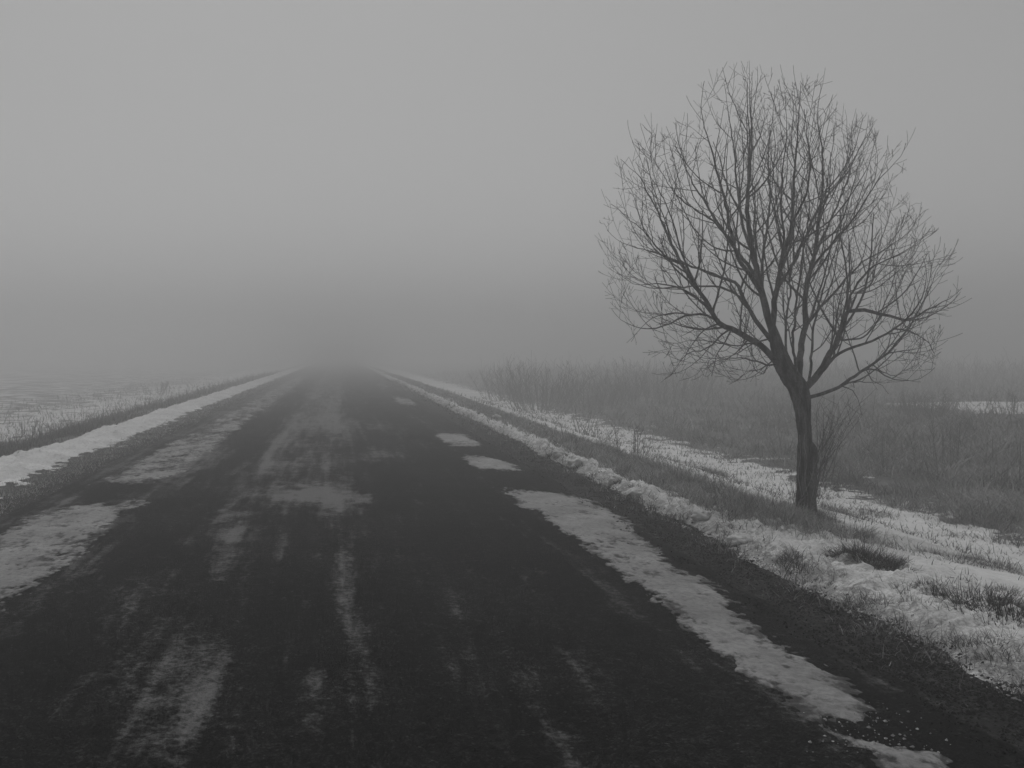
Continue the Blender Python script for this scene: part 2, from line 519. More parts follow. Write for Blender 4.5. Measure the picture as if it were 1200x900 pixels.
# right verge: the strip between ploughed bank and ditch lip, plus thin tufts on the shoulder
X, Y = sample(170000, 3.55, 4.85, 7.8, 75, 1.5, 1)
m = np.exp(-((X - 4.16 + .10 * perlin(Y * .5, Y * 0, 12)) / .46) ** 4) * sstep(7.9, 9.0, Y) + .1 * np.exp(-((X - 4.3) / .5) ** 2)
cl = fbm(X * 2.2, Y * 2.2, 101, 3)
k = np.random.default_rng(2).uniform(0, 1, len(X)) < m * np.clip(.95 + 1.4 * cl, .05, 1)
hs = (.55 + .8 * np.clip(cl[k] + .3, 0, 1)) * (1 - .35 * sstep(12, 20, Y[k]))
o1 = grass('verge_grass', X[k], Y[k], .09, .29, .5, 1.25, M_VERGE, 'frosted dead grass matted along the right verge', 3, hs, .0009, .0035, np.clip(.55 + .6 * fbm(X[k] * 2.6, Y[k] * 2.0, 103, 3), 0, 1))

X, Y = sample(200000, 2.62, 3.7, 3.3, 60, 1.6, 4)
m = np.exp(-((X - 3.3) / .24) ** 2)
cl = fbm(X * 3, Y * 2.4, 111, 3)
k = np.random.default_rng(5).uniform(0, 1, len(X)) < m * np.clip(.02 + 1.9 * cl, .02, 1)
grass('shoulder_grass', X[k], Y[k], .04, .14, .6, 1.1, M_VERGE, 'short frosted grass on the dark right shoulder', 6, 1.0, .0008, .003, np.clip(.24 + 1.0 * fbm(X[k] * 2.1, Y[k] * 2.1, 113, 3), 0, .9))

X, Y = sample(120000, 3.3, 8.2, 3.8, 40, 1.55, 24)
tt_ = snow_t(X, Y)
k = np.random.default_rng(25).uniform(0, 1, len(X)) < np.clip((.026 - tt_) * 28, 0, .8) * sstep(3.4, 3.9, X) * (.3 + .7 * (fbm(X * 3, Y * 3, 145, 2) > -.1))
grass('snow_edge_grass', X[k], Y[k], .04, .13, .6, 1.25, M_DARK, 'dark matted grass showing through holes in the bank snow', 26)


def crumbs(name, X, Y, s, mat, label, seed, lift=.2):
    r = np.random.default_rng(seed); n = len(X)
    Z = zsurf(X, Y)
    road = (X < 2.72) & (X > -3.25)
    Z = np.where(road, .004, Z)
    oct_ = np.array([[1, 0, 0], [0, 1, 0], [-1, 0, 0], [0, -1, 0], [0, 0, .8], [0, 0, -.8]], float)
    an = r.uniform(0, 6.28, n); c_, s_ = np.cos(an), np.sin(an)
    P = oct_[None] * (s[:, None, None] * r.uniform(.5, 1.25, (n, 6, 1)))
    Xr = P[..., 0] * c_[:, None] - P[..., 1] * s_[:, None]; Yr = P[..., 0] * s_[:, None] + P[..., 1] * c_[:, None]
    V_ = np.stack([X[:, None] + Xr, Y[:, None] + Yr, (Z + s * lift)[:, None] + P[..., 2]], -1).reshape(-1, 3)
    b = (np.arange(n) * 6)[:, None]
    tr = np.array([[0, 1, 4], [1, 2, 4], [2, 3, 4], [3, 0, 4], [1, 0, 5], [2, 1, 5], [3, 2, 5], [0, 3, 5]])
    T_ = (b[:, :, None] + tr[None]).reshape(-1, 3)
    at_ = {'dirt': np.repeat(r.uniform(.3, .9, n), 6)} if mat is M_SNOW else {'shade': np.repeat(r.beta(1.2, 4, n), 6)}
    tag(mesh_obj(name, V_, tris=T_, mat=mat, attrs=at_), kind='stuff', label=label)


M_GRIT = mat_blade('dark_grit', .005, .06)
X, Y = sample(60000, 2.45, 3.5, 3.2, 22, 1.9, 30)
k = np.random.default_rng(31).uniform(0, 1, len(X)) < np.exp(-((X - 3.02) / .33) ** 4) * np.clip(.5 + 1.1 * fbm(X * 2.5, Y * 2.5, 147, 3), .05, 1) * (X > 2.5 + .1 * perlin(Y * 2, Y * 0, 148))
X, Y = X[k], Y[k]
crumbs('gravel', X, Y, .004 + .013 * np.random.default_rng(32).beta(1.2, 4, len(X)), M_GRIT, 'coarse dark frozen grit along the right road edge', 33)
X, Y = sample(2600, 0, 1, 3.6, 30, 1.6, 34)
X = 3.5 - .34 * X ** 1.8 + .1 * perlin(Y * .45, Y * 0 + 8, 9)
crumbs('snow_crumbs', X, Y, .005 + .03 * np.random.default_rng(35).beta(.8, 6, len(X)), M_SNOW, 'small crumbs of snow spilled along the ploughed bank', 36)
X, Y = sample(420, 0, 1, 3.75, 4.3, 1.5, 37)
_r = np.random.default_rng(40); X = 2.25 + _r.normal(0, .13, len(X)) + .18 * (Y - 4); X, Y = X[:150], Y[:150]
crumbs('ice_crumbs', X, Y, .003 + .02 * np.random.default_rng(38).beta(.8, 6, len(X)), M_SNOW, 'loose chips of ice beside the near end of the right ice strip', 39)

# left shoulder and left ridge
X, Y = sample(70000, -4.3, -3.3, 4.5, 70, 1.5, 7)
m = np.exp(-((X + 3.72) / .26) ** 2)
cl = fbm(X * 2, Y * 1.5, 121, 3)
k = np.random.default_rng(8).uniform(0, 1, len(X)) < m * np.clip(.75 + 1.2 * cl, .05, 1)
grass('shoulder_turf', X[k], Y[k], .02, .07, .6, 1.0, M_VERGE, 'low frosted turf along the left road edge', 9, 1.0, .0009, .003, np.clip(.9 + .4 * cl[k], 0, 1))

X, Y = sample(220000, -15, -5.0, 9, 80, 1.4, 10)
m = np.exp(-((X + 5.75) / .55) ** 2) + .22 * sstep(-8.5, -6.5, X) + .12 * sstep(-15, -12, X)
cl = fbm(X * 1.1, Y * .7, 131, 3)
k = np.random.default_rng(11).uniform(0, 1, len(X)) < m * np.clip(.45 + 1.3 * cl, .02, 1)
r = np.random.default_rng(12)
hs = np.where(r.uniform(0, 1, k.sum()) < .15, 2.0, .8) * (.6 + .8 * np.clip(cl[k] + .3, 0, 1))
grass('field_grass', X[k], Y[k], .08, .26, .3, .7, M_LEFT, 'thin dry grass standing on the left field edge', 13, hs)

# ditch tufts and big scrub on the right
X, Y = sample(44000, 4.7, 8.4, 6.0, 45, 1.4, 14)
cl = fbm(X * 1.3, Y * 1.6, 141, 3)
k = np.random.default_rng(15).uniform(0, 1, len(X)) < np.clip((cl - .08) * 3, 0, 1) * sstep(4.8, 6.5, X + .09 * (Y - 8)) * .9
grass('ditch_grass', X[k], Y[k], .04, .2, .5, .9, M_SCRUB, 'sparse grey grass poking through snow in the ditch', 16)


def scrub_mask(X, Y):
    edge = 7.5 + .95 * fbm(Y * .45, X * .3, 151, 4, .6) - .25 * np.exp(-((Y - 8.6) / 1.3) ** 2) + .35 * sstep(13, 18, Y)
    outer = 17.5 + 2 * fbm(Y * .2, Y * 0, 155, 2)
    return sstep(edge - .25, edge + .8, X) * (1 - .35 * sstep(outer - 1.5, outer + 1.5, X)) * (1 - .93 * np.exp(-((X - 21.2) / 3.2) ** 4 - ((Y - 28.) / 3.0) ** 4))


X, Y = sample(330000, 0, 1, 7.0, 95, 1.5, 17)
X = 6.9 + X * (np.minimum(46, .78 * Y + 3.5) - 6.9)
cl = fbm(X * .75, Y * .75, 161, 4, .6)
k = np.random.default_rng(18).uniform(0, 1, len(X)) < scrub_mask(X, Y) * np.clip(.5 + 1.7 * cl, .03, 1)
X, Y, cl = X[k], Y[k], cl[k]
r = np.random.default_rng(19)
hs = (.35 + 1.5 * np.clip(cl + .3, 0, 1)) * (.7 + .5 * sstep(7.4, 9.5, X)) * np.where(r.uniform(0, 1, len(X)) < .08, 1.6, 1) * np.where(r.uniform(0, 1, len(X)) < .012, 2.0, 1)
bs = np.clip(.40 + 1.25 * fbm(X * 1.1, Y * .8, 171, 4), .02, .95)
grass('undergrowth', X, Y, .10, .42, .75, 1.35, M_SCRUB, 'tangled frosted weeds and dead grass beyond the ditch', 20, hs, .0010, .0045, bs)


# ------------------------------------------------------------------ tubes (stems, branches)
class Tubes:
    def __init__(s): s.v = []; s.q = []; s.t = []; s.n = 0

    def add(s, pts, rad, sides=4):
        P = np.asarray(pts, dtype=np.float64); R = np.asarray(rad, dtype=np.float64)
        n = len(P)
        T_ = np.gradient(P, axis=0); T_ /= np.linalg.norm(T_, axis=1)[:, None] + 1e-12
        mean = P[-1] - P[0]
        ref = np.array([1., .13, .07]) if abs(mean[0]) < .7 * np.linalg.norm(mean) else np.array([.1, .2, 1.])
        U = np.cross(T_, ref); U /= np.linalg.norm(U, axis=1)[:, None] + 1e-12
        W = np.cross(T_, U)
        a = np.arange(sides) * 2 * math.pi / sides
        ring = P[:, None, :] + R[:, None, None] * (np.cos(a)[None, :, None] * U[:, None, :] + np.sin(a)[None, :, None] * W[:, None, :])
        s.v.append(ring.reshape(-1, 3))
        i = s.n + np.arange(n * sides).reshape(n, sides)
        j = np.roll(i, -1, axis=1)
        s.q.append(np.stack([i[:-1], j[:-1], j[1:], i[1:]], -1).reshape(-1, 4))
        tip = s.n + n * sides
        s.v.append((P[-1] + T_[-1] * R[-1])[None])
        s.t.append(np.stack([i[-1], j[-1], np.full(sides, tip)], -1))
        s.n += n * sides + 1

    def build(s, name, mat, parent=None, loc=None):
        return mesh_obj(name, np.concatenate(s.v), np.concatenate(s.q), np.concatenate(s.t), mat=mat, parent=parent, smooth=True, loc=loc)


def norm(v):
    return v / (np.linalg.norm(v) + 1e-12)


def shoot(p, d, L, step, up, wander, r):
    n = max(2, int(round(L / step))); st = L / n
    pts = [np.array(p, float)]; d = norm(np.array(d, float))
    for _ in range(n):
        d = norm(d + np.array([0, 0, up]) + r.normal(0, wander, 3))
        pts.append(pts[-1] + d * st)
    return pts


def perp(d, phi):
    a = np.cross(d, [0, 0, 1.]) if abs(d[2]) < .9 else np.cross(d, [1., 0, 0])
    a = norm(a); b = np.cross(d, a)
    return math.cos(phi) * a + math.sin(phi) * b


# ------------------------------------------------------------------ THE TREE
TB = np.array(at(945, 604)); TY = TB[1]
S = TY / F


def tp(px, py, dy=0.0):
    """trace point of the tree, dy metres nearer (-) or farther (+)"""
    Y = TY + dy
    return np.array([(px - VX) * Y / F, Y, H - (py - VY) * Y / F])


HULL = [(703, 232), (712, 180), (732, 190), (742, 160), (758, 142), (774, 166), (786, 140), (800, 142), (812, 120), (808, 92), (828, 100), (842, 82), (880, 76), (925, 92), (966, 92), (984, 124), (996, 146), (1012, 132), (1024, 136), (1030, 168), (1044, 172), (1056, 158),
        (1070, 164), (1060, 205), (1048, 222), (1082, 240), (1094, 262), (1116, 300), (1132, 335), (1104, 372), (1098, 436), (1050, 452), (1010, 445), (985, 470),
        (958, 474), (925, 432), (880, 452), (840, 446), (786, 444), (752, 412), (712, 372), (700, 300)]


def inside(p):
    if abs(p[1] - TY) > 1.75: return False
    x = VX + p[0] * F / p[1]; y = VY + (H - p[2]) * F / p[1]
    c = False; j = len(HULL) - 1
    for i in range(len(HULL)):
        xi, yi = HULL[i]; xj, yj = HULL[j]
        if (yi > y) != (yj > y) and x < (xj - xi) * (y - yi) / (yj - yi) + xi: c = not c
        j = i
    return c


LIMBS = [  # pixel points, base radius px, tip depth
    ([(907, 392), (900, 372), (893, 345), (886, 315), (880, 285), (876, 244), (878, 205), (881, 160), (880, 120), (881, 85)], 5.2, .1),
    ([(907, 388), (908, 360), (911, 334), (917, 305), (927, 270), (930, 215), (934, 170), (936, 130), (938, 100)], 4.0, -.5),
    ([(936, 450), (937, 425), (940, 400), (944, 378), (944, 340), (954, 300), (960, 255), (964, 215), (963, 170), (958, 135), (963, 98)], 4.6, .5),
    ([(944, 382), (963, 359), (985, 334), (1010, 308), (1040, 290), (1065, 272), (1078, 252), (1088, 245)], 2.0, .7),
    ([(942, 456), (956, 442), (970, 420), (980, 402), (988, 380), (992, 366), (1010, 364), (1040, 370), (1065, 374), (1090, 362), (1112, 350), (1128, 338)], 5.0, -.4),
    ([(946, 466), (965, 461), (986, 452), (1002, 440), (1022, 427), (1040, 414), (1055, 396), (1070, 376), (1088, 342), (1098, 318), (1110, 298)], 2.6, .2),
    ([(950, 450), (968, 430), (982, 415), (1000, 407), (1025, 399), (1050, 384), (1066, 370), (1082, 345), (1086, 322), (1082, 300)], 2.6, -.9),
    ([(911, 426), (895, 408), (876, 396), (858, 386), (842, 378), (830, 357), (815, 335), (799, 310), (787, 285), (776, 260), (764, 235), (750, 208), (735, 195), (727, 186)], 4.6, -.5),
    ([(845, 379), (830, 370), (812, 368), (795, 374), (770, 384), (748, 384), (730, 376), (717, 362)], 1.9, .3),
    ([(906, 402), (888, 378), (872, 352), (862, 332), (845, 325), (822, 316), (795, 306), (770, 297), (745, 290), (725, 282), (712, 270)], 3.4, .6),
    ([(890, 345), (876, 318), (864, 300), (857, 272), (850, 240), (842, 208), (835, 180), (826, 150), (822, 120), (826, 95)], 3.2, -.8),
    ([(888, 330), (868, 300), (848, 272), (828, 240), (812, 215), (800, 188), (788, 165), (780, 148)], 2.6, .9),
    ([(917, 340), (928, 312), (942, 282), (956, 250), (972, 226), (992, 204), (1006, 176), (1014, 158), (1018, 135)], 2.6, .9),
    ([(946, 322), (958, 305), (980, 280), (1002, 254), (1016, 232), (1035, 205), (1052, 188), (1062, 168)], 2.0, -.7),
    ([(913, 431), (900, 428), (888, 424), (870, 420), (852, 420), (838, 424), (826, 432)], 1.6, -.6),
    ([(1008, 435), (1024, 432), (1040, 441), (1058, 446), (1078, 443), (1096, 431)], 1.3, -.2),
    ([(858, 386), (846, 392), (836, 402), (824, 410), (806, 414), (792, 430), (786, 440)], 1.5, .5),
    ([(838, 372), (820, 352), (798, 338), (770, 332), (745, 334), (722, 320)], 1.8, -.8),
    ([(872, 352), (850, 338), (822, 335), (790, 337), (760, 337), (735, 326), (716, 312)], 1.8, 1.0),
    ([(890, 345), (893, 325), (894, 300), (900, 262), (902, 220), (900, 180), (905, 140), (908, 108)], 2.6, 1.2),
    ([(884, 300), (872, 270), (866, 235), (862, 200), (858, 160), (852, 125), (849, 98)], 2.4, .4),
    ([(932, 262), (944, 230), (950, 195), (946, 160), (942, 128)], 1.7, -1.2),
    ([(952, 300), (970, 265), (986, 230), (996, 198), (988, 160), (986, 138)], 1.9, 1.2),
    ([(911, 338), (915, 318), (918, 280), (915, 240), (918, 200), (922, 150), (920, 112)], 2.2, -1.3),
    ([(992, 366), (1000, 340), (1024, 312), (1050, 300), (1075, 285), (1090, 268)], 1.8, -1.1),
    ([(985, 384), (1004, 345), (1022, 330), (1030, 290), (1040, 262), (1044, 236)], 1.7, 1.0),
    ([(799, 310), (780, 300), (758, 275), (738, 258), (716, 238)], 1.5, -.9),
    ([(822, 345), (800, 300), (786, 252), (770, 220), (752, 190), (748, 168)], 1.6, .2),
    ([(866, 290), (840, 262), (815, 246), (790, 225), (772, 196), (760, 172)], 1.7, -1.2),
    ([(905, 395), (890, 400), (868, 405), (850, 404), (822, 398), (795, 402), (772, 400)], 1.4, -1.1),
    ([(944, 345), (930, 330), (914, 322), (896, 318)], 1.0, -1.0),
    ([(937, 447), (931, 420), (929, 392), (934, 352), (940, 302), (948, 252), (946, 200), (952, 150), (956, 118)], 1.9, -.9),
    ([(946, 452), (951, 422), (953, 384), (966, 335), (982, 285), (998, 236), (1006, 196)], 1.9, .9),
    ([(934, 440), (922, 412), (921, 380), (926, 340), (922, 296), (908, 250), (892, 200), (884, 150)], 1.8, .8),
    ([(842, 379), (826, 386), (815, 398), (806, 412), (800, 428)], 1.3, .3),
    ([(858, 386), (850, 400), (840, 414), (837, 428), (835, 440)], 1.3, -.5),
    ([(876, 396), (868, 408), (858, 417), (840, 428), (822, 432)], 1.2, .6),
    ([(812, 368), (790, 367), (765, 373), (748, 388), (740, 400)], 1.2, .8),
    ([(906, 424), (892, 432), (876, 436), (864, 446)], 1.1, -.7),
    ([(1040, 414), (1060, 411), (1080, 408), (1096, 402)], 1.1, .6),
    ([(1050, 384), (1070, 389), (1088, 402), (1094, 414)], 1.1, -1.0),
    ([(986, 452), (1004, 447), (1032, 449), (1060, 446)], 1.0, .5),
    ([(1022, 427), (1036, 437), (1048, 440), (1062, 436)], 1.0, -.6),
    ([(985, 452), (1000, 458), (1006, 470), (1010, 486)], .9, -.2),
    ([(1012, 432), (1022, 445), (1034, 452), (1040, 462)], .9, .3),
    ([(976, 415), (980, 400), (1010, 396), (1030, 375), (1050, 340), (1062, 315)], 1.7, .7),
]

tree = empty('bare_tree', tuple(TB))
tag(tree, 'leafless spreading tree with a split dark trunk on the snowy verge', 'tree')
LOC = np.array(TB)


def resample(P, n):
    P = np.asarray(P); d = np.r_[0, np.cumsum(np.linalg.norm(np.diff(P, axis=0), axis=1))]
    u = np.linspace(0, d[-1], n)
    # smooth (Catmull-Rom like) through cubic interpolation of each axis
    out = []
    for k in range(len(u)):
        i = min(np.searchsorted(d, u[k], 'right') - 1, len(P) - 2); i = max(i, 0)
        t = (u[k] - d[i]) / (d[i + 1] - d[i] + 1e-9)
        p0 = P[max(i - 1, 0)]; p1 = P[i]; p2 = P[i + 1]; p3 = P[min(i + 2, len(P) - 1)]
        out.append(.5 * ((2 * p1) + (-p0 + p2) * t + (2 * p0 - 5 * p1 + 4 * p2 - p3) * t * t + (-p0 + 3 * p1 - 3 * p2 + p3) * t ** 3))
    return np.array(out), d[-1]


ntw = 0


def add_twigs(tb, P, R, level, r):
    """side shoots along polyline P"""
    global ntw
    P = np.asarray(P)
    d = np.r_[0, np.cumsum(np.linalg.norm(np.diff(P, axis=0), axis=1))]; Ltot = d[-1]
    sp = {1: .15, 2: .10, 3: .105}[level]
    s0 = {1: .13 * Ltot, 2: .14 * Ltot, 3: .2 * Ltot}[level]
    s = s0 + r.uniform(0, sp); phi = r.uniform(0, 6.28)
    while s < Ltot * .985:
        t = s / Ltot
        i = min(np.searchsorted(d, s, 'right') - 1, len(P) - 2)
        u = (s - d[i]) / (d[i + 1] - d[i] + 1e-9)
        p = P[i] * (1 - u) + P[i + 1] * u; rr = R[i] * (1 - u) + R[i + 1] * u
        td = norm(P[i + 1] - P[i])
        phi += 2.4 + r.normal(0, .5)
        ang = math.radians(r.uniform(30, 58))
        dr = norm(math.cos(ang) * td + math.sin(ang) * perp(td, phi))
        if level == 1:
            L = min(r.uniform(.5, 1.15) * (.40 + .75 * (1 - t)) * 1.2, .8 * Ltot); r0 = min(.62 * rr, .0095 * (.5 + L)); up, wan, step = .10, .06, .06
            if dr[2] < -.2 and r.uniform() < .3: s += sp * .5; continue
        elif level == 2:
            L = r.uniform(.10, .36) * (.5 + .6 * (1 - t)); r0 = min(.7 * rr, .005); up, wan, step = .10, .055, .06
        else:
            L = r.uniform(.04, .13) * (.6 + .5 * (1 - t)); r0 = min(.7 * rr, .0027); up, wan, step = .13, .05, .05
        pts = shoot(p, dr, L, step, up, wan, r)
        cut = len(pts)
        room = int(abs(r.normal(0, 2.0)))      # shoots overrun the crown outline by different amounts
        for q in range(1, len(pts)):
            if not inside(pts[q]):
                cut = min(len(pts), q + room) if q > 1 else q
                break
        if cut >= 2:
            pts = np.array(pts[:cut]); tt = np.linspace(0, 1, cut)
            rad = np.maximum(r0 * (1 - .68 * tt), .0019)
            tb.add(pts, rad, 4 if level == 1 else 3); ntw += 1
            if level < 3 and len(pts) > 2: add_twigs(tb, pts, rad, level + 1, r)
        s += sp * r.uniform(.6, 1.5)


BUILT = []      # (px, py, depth) of the limbs so far, so that each new one starts on its parent


def limb_curve(i, pix, rpx, dtip):
    d0 = 0.
    if BUILT:
        B = np.concatenate(BUILT); dd = np.hypot(B[:, 0] - pix[0][0], B[:, 1] - pix[0][1])
        b = B[dd.argmin()]
        if dd.min() < 16 and pix[0][1] < 400 or dd.min() < 6:
            d0 = b[2]; pix = [(b[0], b[1])] + (list(pix[1:]) if dd.min() < 8 else list(pix))
    n = len(pix)
    P0 = np.array([tp(px, py, d0 + (dtip - d0) * (k / (n - 1)) ** .9) for k, (px, py) in enumerate(pix)])
    P, L = resample(P0, max(8, int(np.linalg.norm(np.diff(P0, axis=0), axis=1).sum() / .07)))
    r = np.random.default_rng(300 + i)
    w = r.normal(0, .004, P.shape); w[:3] = 0
    P = P + w
    BUILT.append(np.stack([VX + P[:, 0] * F / P[:, 1], VY + (H - P[:, 2]) * F / P[:, 1], P[:, 1] - TY], -1))
    tt = np.linspace(0, 1, len(P))
    R = np.maximum(rpx * .86 * S * (1 - tt) ** .95, .0023)
    return P, R, r


for i, (pix, rpx, dtip) in enumerate(LIMBS):
    P, R, r = limb_curve(i, pix, rpx, dtip)
    lt = Tubes(); lt.add(P, R, 8 if rpx > 2 else 6)
    lo = lt.build('limb', M_BARK, None, LOC); lo.parent = tree; lo.location = (0, 0, 0)
    tw = Tubes(); add_twigs(tw, P, R, 1, r)
    if tw.n:
        to = tw.build('twigs', M_TWIG, None, LOC); to.parent = lo; to.location = (0, 0, 0); to['kind'] = 'stuff'
print('twigs', ntw)

# trunk from traced left and right outlines
ROWS = [(612, 925, 964), (606, 930, 959), (600, 933.5, 956.5), (588, 934, 955), (567, 935, 953.5), (545, 935, 952), (525, 935.5, 951), (511, 936, 950), (492, 934, 949),
        (473, 931, 949), (460, 927, 947.5), (447, 919, 944), (437, 912, 935), (425, 908, 927.5), (407, 904.5, 919), (390, 901.5, 912), (372, 898.5, 905.5)]
rows = np.array(ROWS)
py = np.linspace(612, 372, 110)
lx = np.interp(py, rows[::-1, 0], rows[::-1, 1]); rxx = np.interp(py, rows[::-1, 0], rows[::-1, 2])
kern = np.ones(5) / 5
lx = np.convolve(np.pad(lx, 2, 'edge'), kern, 'valid'); rxx = np.convolve(np.pad(rxx, 2, 'edge'), kern, 'valid')
NA = 72
a = np.arange(NA) * 2 * math.pi / NA
vv = []
for k in range(len(py)):
    c = tp((lx[k] + rxx[k]) / 2, py[k]); rad = (rxx[k] - lx[k]) / 2 * S
    rid = 1 + .24 * billow(a / (2 * math.pi) * 12 + 20, np.full(NA, py[k] / 26.), 201, 3) - .09 - .16 * np.exp(-((a - 4.95 + .15 * math.sin(py[k] / 19.)) / .17) ** 2) + .05 * np.cos(3 * a + py[k] / 40)
    rid += .03 * perlin(a * 6, np.full(NA, py[k] / 5.), 205)
    vv.append(np.stack([c[0] + rad * rid * np.cos(a), c[1] + rad * rid * np.sin(a), np.full(NA, c[2])], -1))
vv = np.concatenate(vv)
i = np.arange(len(py) * NA).reshape(len(py), NA); j = np.roll(i, -1, 1)
q = np.stack([i[:-1], j[:-1], j[1:], i[1:]], -1).reshape(-1, 4)
vv = np.concatenate([vv, tp(902, 371)[None]])
tcap = np.stack([i[-1], j[-1], np.full(NA, len(vv) - 1)], -1)
o = mesh_obj('trunk', vv, q, tcap, mat=M_BARK, smooth=True, loc=LOC); o.parent = tree; o.location = (0, 0, 0)
# the dead second stem fused to the trunk
st = Tubes()
Ps = np.array([tp(949, 612, -.02), tp(950, 596, -.03), tp(950.5, 575, -.04), tp(951.5, 553, -.04), tp(952.5, 535, -.03), tp(952, 524, -.02), tp(950.5, 518, -.01)])
P, _ = resample(Ps, 30)
st.add(P, np.interp(np.linspace(0, 1, 30), [0, .2, .5, .8, .93, 1], np.array([7.5, 6, 5.6, 5.9, 5, 1.6]) * S) * (1 + .06 * rng.normal(0, 1, 30)), 12)
o = st.build('broken_stem', M_BARK, None, LOC); o.parent = tree; o.location = (0, 0, 0); o['label'] = 'dead broken stem fused to the right of the trunk'
# thin sprouts at the foot and pale dry runners on the bark
sp_ = Tubes(); r = np.random.default_rng(77)
for k in range(26):
    b = tp(956 + r.uniform(-3, 3), 562 + r.uniform(-25, 30), r.uniform(-.12, .12))
    d = np.array([r.uniform(.05, .55), r.uniform(-.35, .35), 1.])
    L = r.uniform(.4, .95)
    pts = shoot(b, d, L, .07, .01, .05, r); R = np.linspace(.0034, .0014, len(pts))
    sp_.add(pts, R, 4)
    for m_ in range(int(L * 9)):
        q_ = r.integers(2, len(pts))
        p2 = shoot(pts[q_], np.array([r.normal(0, .6), r.normal(0, .6), .8]), r.uniform(.06, .25), .05, .05, .08, r)
        sp_.add(p2, np.linspace(.002, .0013, len(p2)), 3)
for k in range(9):
    b = tp(934 + r.uniform(-4, 2), 592 + r.uniform(-12, 14), r.uniform(-.15, .05))
    pts = shoot(b, np.array([r.uniform(-.45, -.02), r.uniform(-.3, .2), 1.]), r.uniform(.18, .45), .06, .0, .05, r)
    sp_.add(pts, np.linspace(.003, .0014, len(pts)), 4)
o = sp_.build('sprouts', M_SHRUB, None, LOC); o.parent = tree; o.location = (0, 0, 0); o['kind'] = 'stuff'
vn = Tubes()
for pix in ([(934, 592), (944, 575), (951, 560), (955, 545), (962, 528)], [(944, 604), (947, 585), (943, 560), (946, 540), (942, 520), (944, 500), (940, 470)], [(931, 600), (938, 588), (946, 580)],
            [(937, 606), (939, 580), (935, 556), (938, 536), (937, 510)], [(952, 604), (950, 590), (954, 570), (949, 552)]):
    P0 = np.array([tp(x, y, -.125 + .01 * k_) for k_, (x, y) in enumerate(pix)])
    P, _ = resample(P0, 18); vn.add(P, np.full(18, .004), 5)
o = vn.build('dry_vine', M_PALE, None, LOC); o.parent = tree; o.location = (0, 0, 0)


# ------------------------------------------------------------------ shrubs and weeds one can tell apart
def shrub(name, px, py, hgt, spread, n, label, cat, seed, group=None, rk=1.0, lean=.25, z=None, side=True):
    x, y, zz = at(px, py, z)
    r = np.random.default_rng(seed)
    root = empty(name, (x, y, zz)); tag(root, label, cat, group)
    stems = Tubes(); twg = Tubes(); few = n <= 16
    wmin = (.0002 if n > 16 else .0003) * y
    if n > 16: n = int(n * 1.7); lean = max(lean, .65)
    for k in range(n):
        a_ = r.uniform(0, 6.28); rad = spread * math.sqrt(r.uniform(0, 1))
        b = np.array([x + rad * math.cos(a_), y + rad * math.sin(a_), 0]); b[2] = float(ground_z(b[0], b[1])) - .03
        L = hgt * r.uniform(.45, 1.05)
        pts = np.array(shoot(b, np.array([math.cos(a_) * lean * r.uniform(0, 1.6), math.sin(a_) * lean * r.uniform(0, 1.6), 1.]), L, hgt / 9, .03, .045, r))
        R = np.maximum(np.linspace(.0055, .002, len(pts)) * rk, wmin * np.linspace(1.1, .7, len(pts)))
        if few: stems = Tubes(); twg = Tubes()
        stems.add(pts, R, 4)
        if side:
            for q_ in range(2, len(pts)):
                for _ in range(r.integers(1, 3)):
                    p2 = shoot(pts[q_], np.array([r.normal(0, .7), r.normal(0, .7), .9]), hgt * r.uniform(.07, .26), hgt / 14, .05, .1, r)
                    twg.add(p2, np.maximum(np.linspace(.0025, .0016, len(p2)) * rk, wmin * .65), 3)
        if few:
            o_ = stems.build('stem', M_SHRUB, None, (x, y, zz)); o_.parent = root; o_.location = (0, 0, 0)
            if twg.n:
                p_ = twg.build('twigs', M_SHRUB, None, (x, y, zz)); p_.parent = o_; p_.location = (0, 0, 0); p_['kind'] = 'stuff'
    if not few:
        o_ = stems.build('stems', M_SHRUB, None, (x, y, zz)); o_.parent = root; o_.location = (0, 0, 0); o_['kind'] = 'stuff'
        if twg.n:
            o_ = twg.build('twigs', M_SHRUB, None, (x, y, zz)); o_.parent = root; o_.location = (0, 0, 0); o_['kind'] = 'stuff'
    return root


shrub('bare_shrub', 632, 482, 1.75, 1.0, 60, 'tall pale bare shrub fading in the fog between the road and the tree', 'shrub', 1)
shrub('bare_shrub', 590, 470, 1.5, .9, 34, 'faint bare shrub in fog beside the right snow bank, nearest the road', 'shrub', 2)
shrub('bare_shrub', 700, 476, 1.2, 1.6, 60, 'low wide bare shrub in fog, right behind the thin ditch weeds', 'shrub', 3)
shrub('bare_shrub', 1085, 492, .75, .45, 60, 'compact dark bush just left of the far snow patch', 'shrub', 4, rk=1.2)
shrub('bare_shrub', 1176, 488, .75, .3, 14, 'small upright bush in front of the far snow patch', 'shrub', 5)
shrub('bare_shrub', 770, 470, 1.3, 2.2, 70, 'broad bare shrub in fog under the drooping left branches', 'shrub', 6)
shrub('dead_weed', 681, 507, .75, .16, 7, 'thin upright dead weed clump at the ditch lip, farthest along', 'weed', 8, side=False)
shrub('dead_weed', 704, 512, .5, .3, 8, 'bent dead weeds leaning right beside the upright clump', 'weed', 9, lean=.9)
shrub('dead_weed', 737, 530, .5, .2, 9, 'branching dead weed on the snowy lip, nearest to the tree', 'weed', 10)
shrub('dead_weed', 1110, 555, .95, .4, 16, 'tall dead stalks standing in the right scrub', 'weed', 11)
shrub('dead_weed', 34, 512, .5, .3, 8, 'dark dead stalks at the far left of the left field edge', 'weed', 12)
shrub('dead_weed', 185, 462, .7, .8, 14, 'faint dead stalks on the left field edge beside the bank', 'weed', 14)


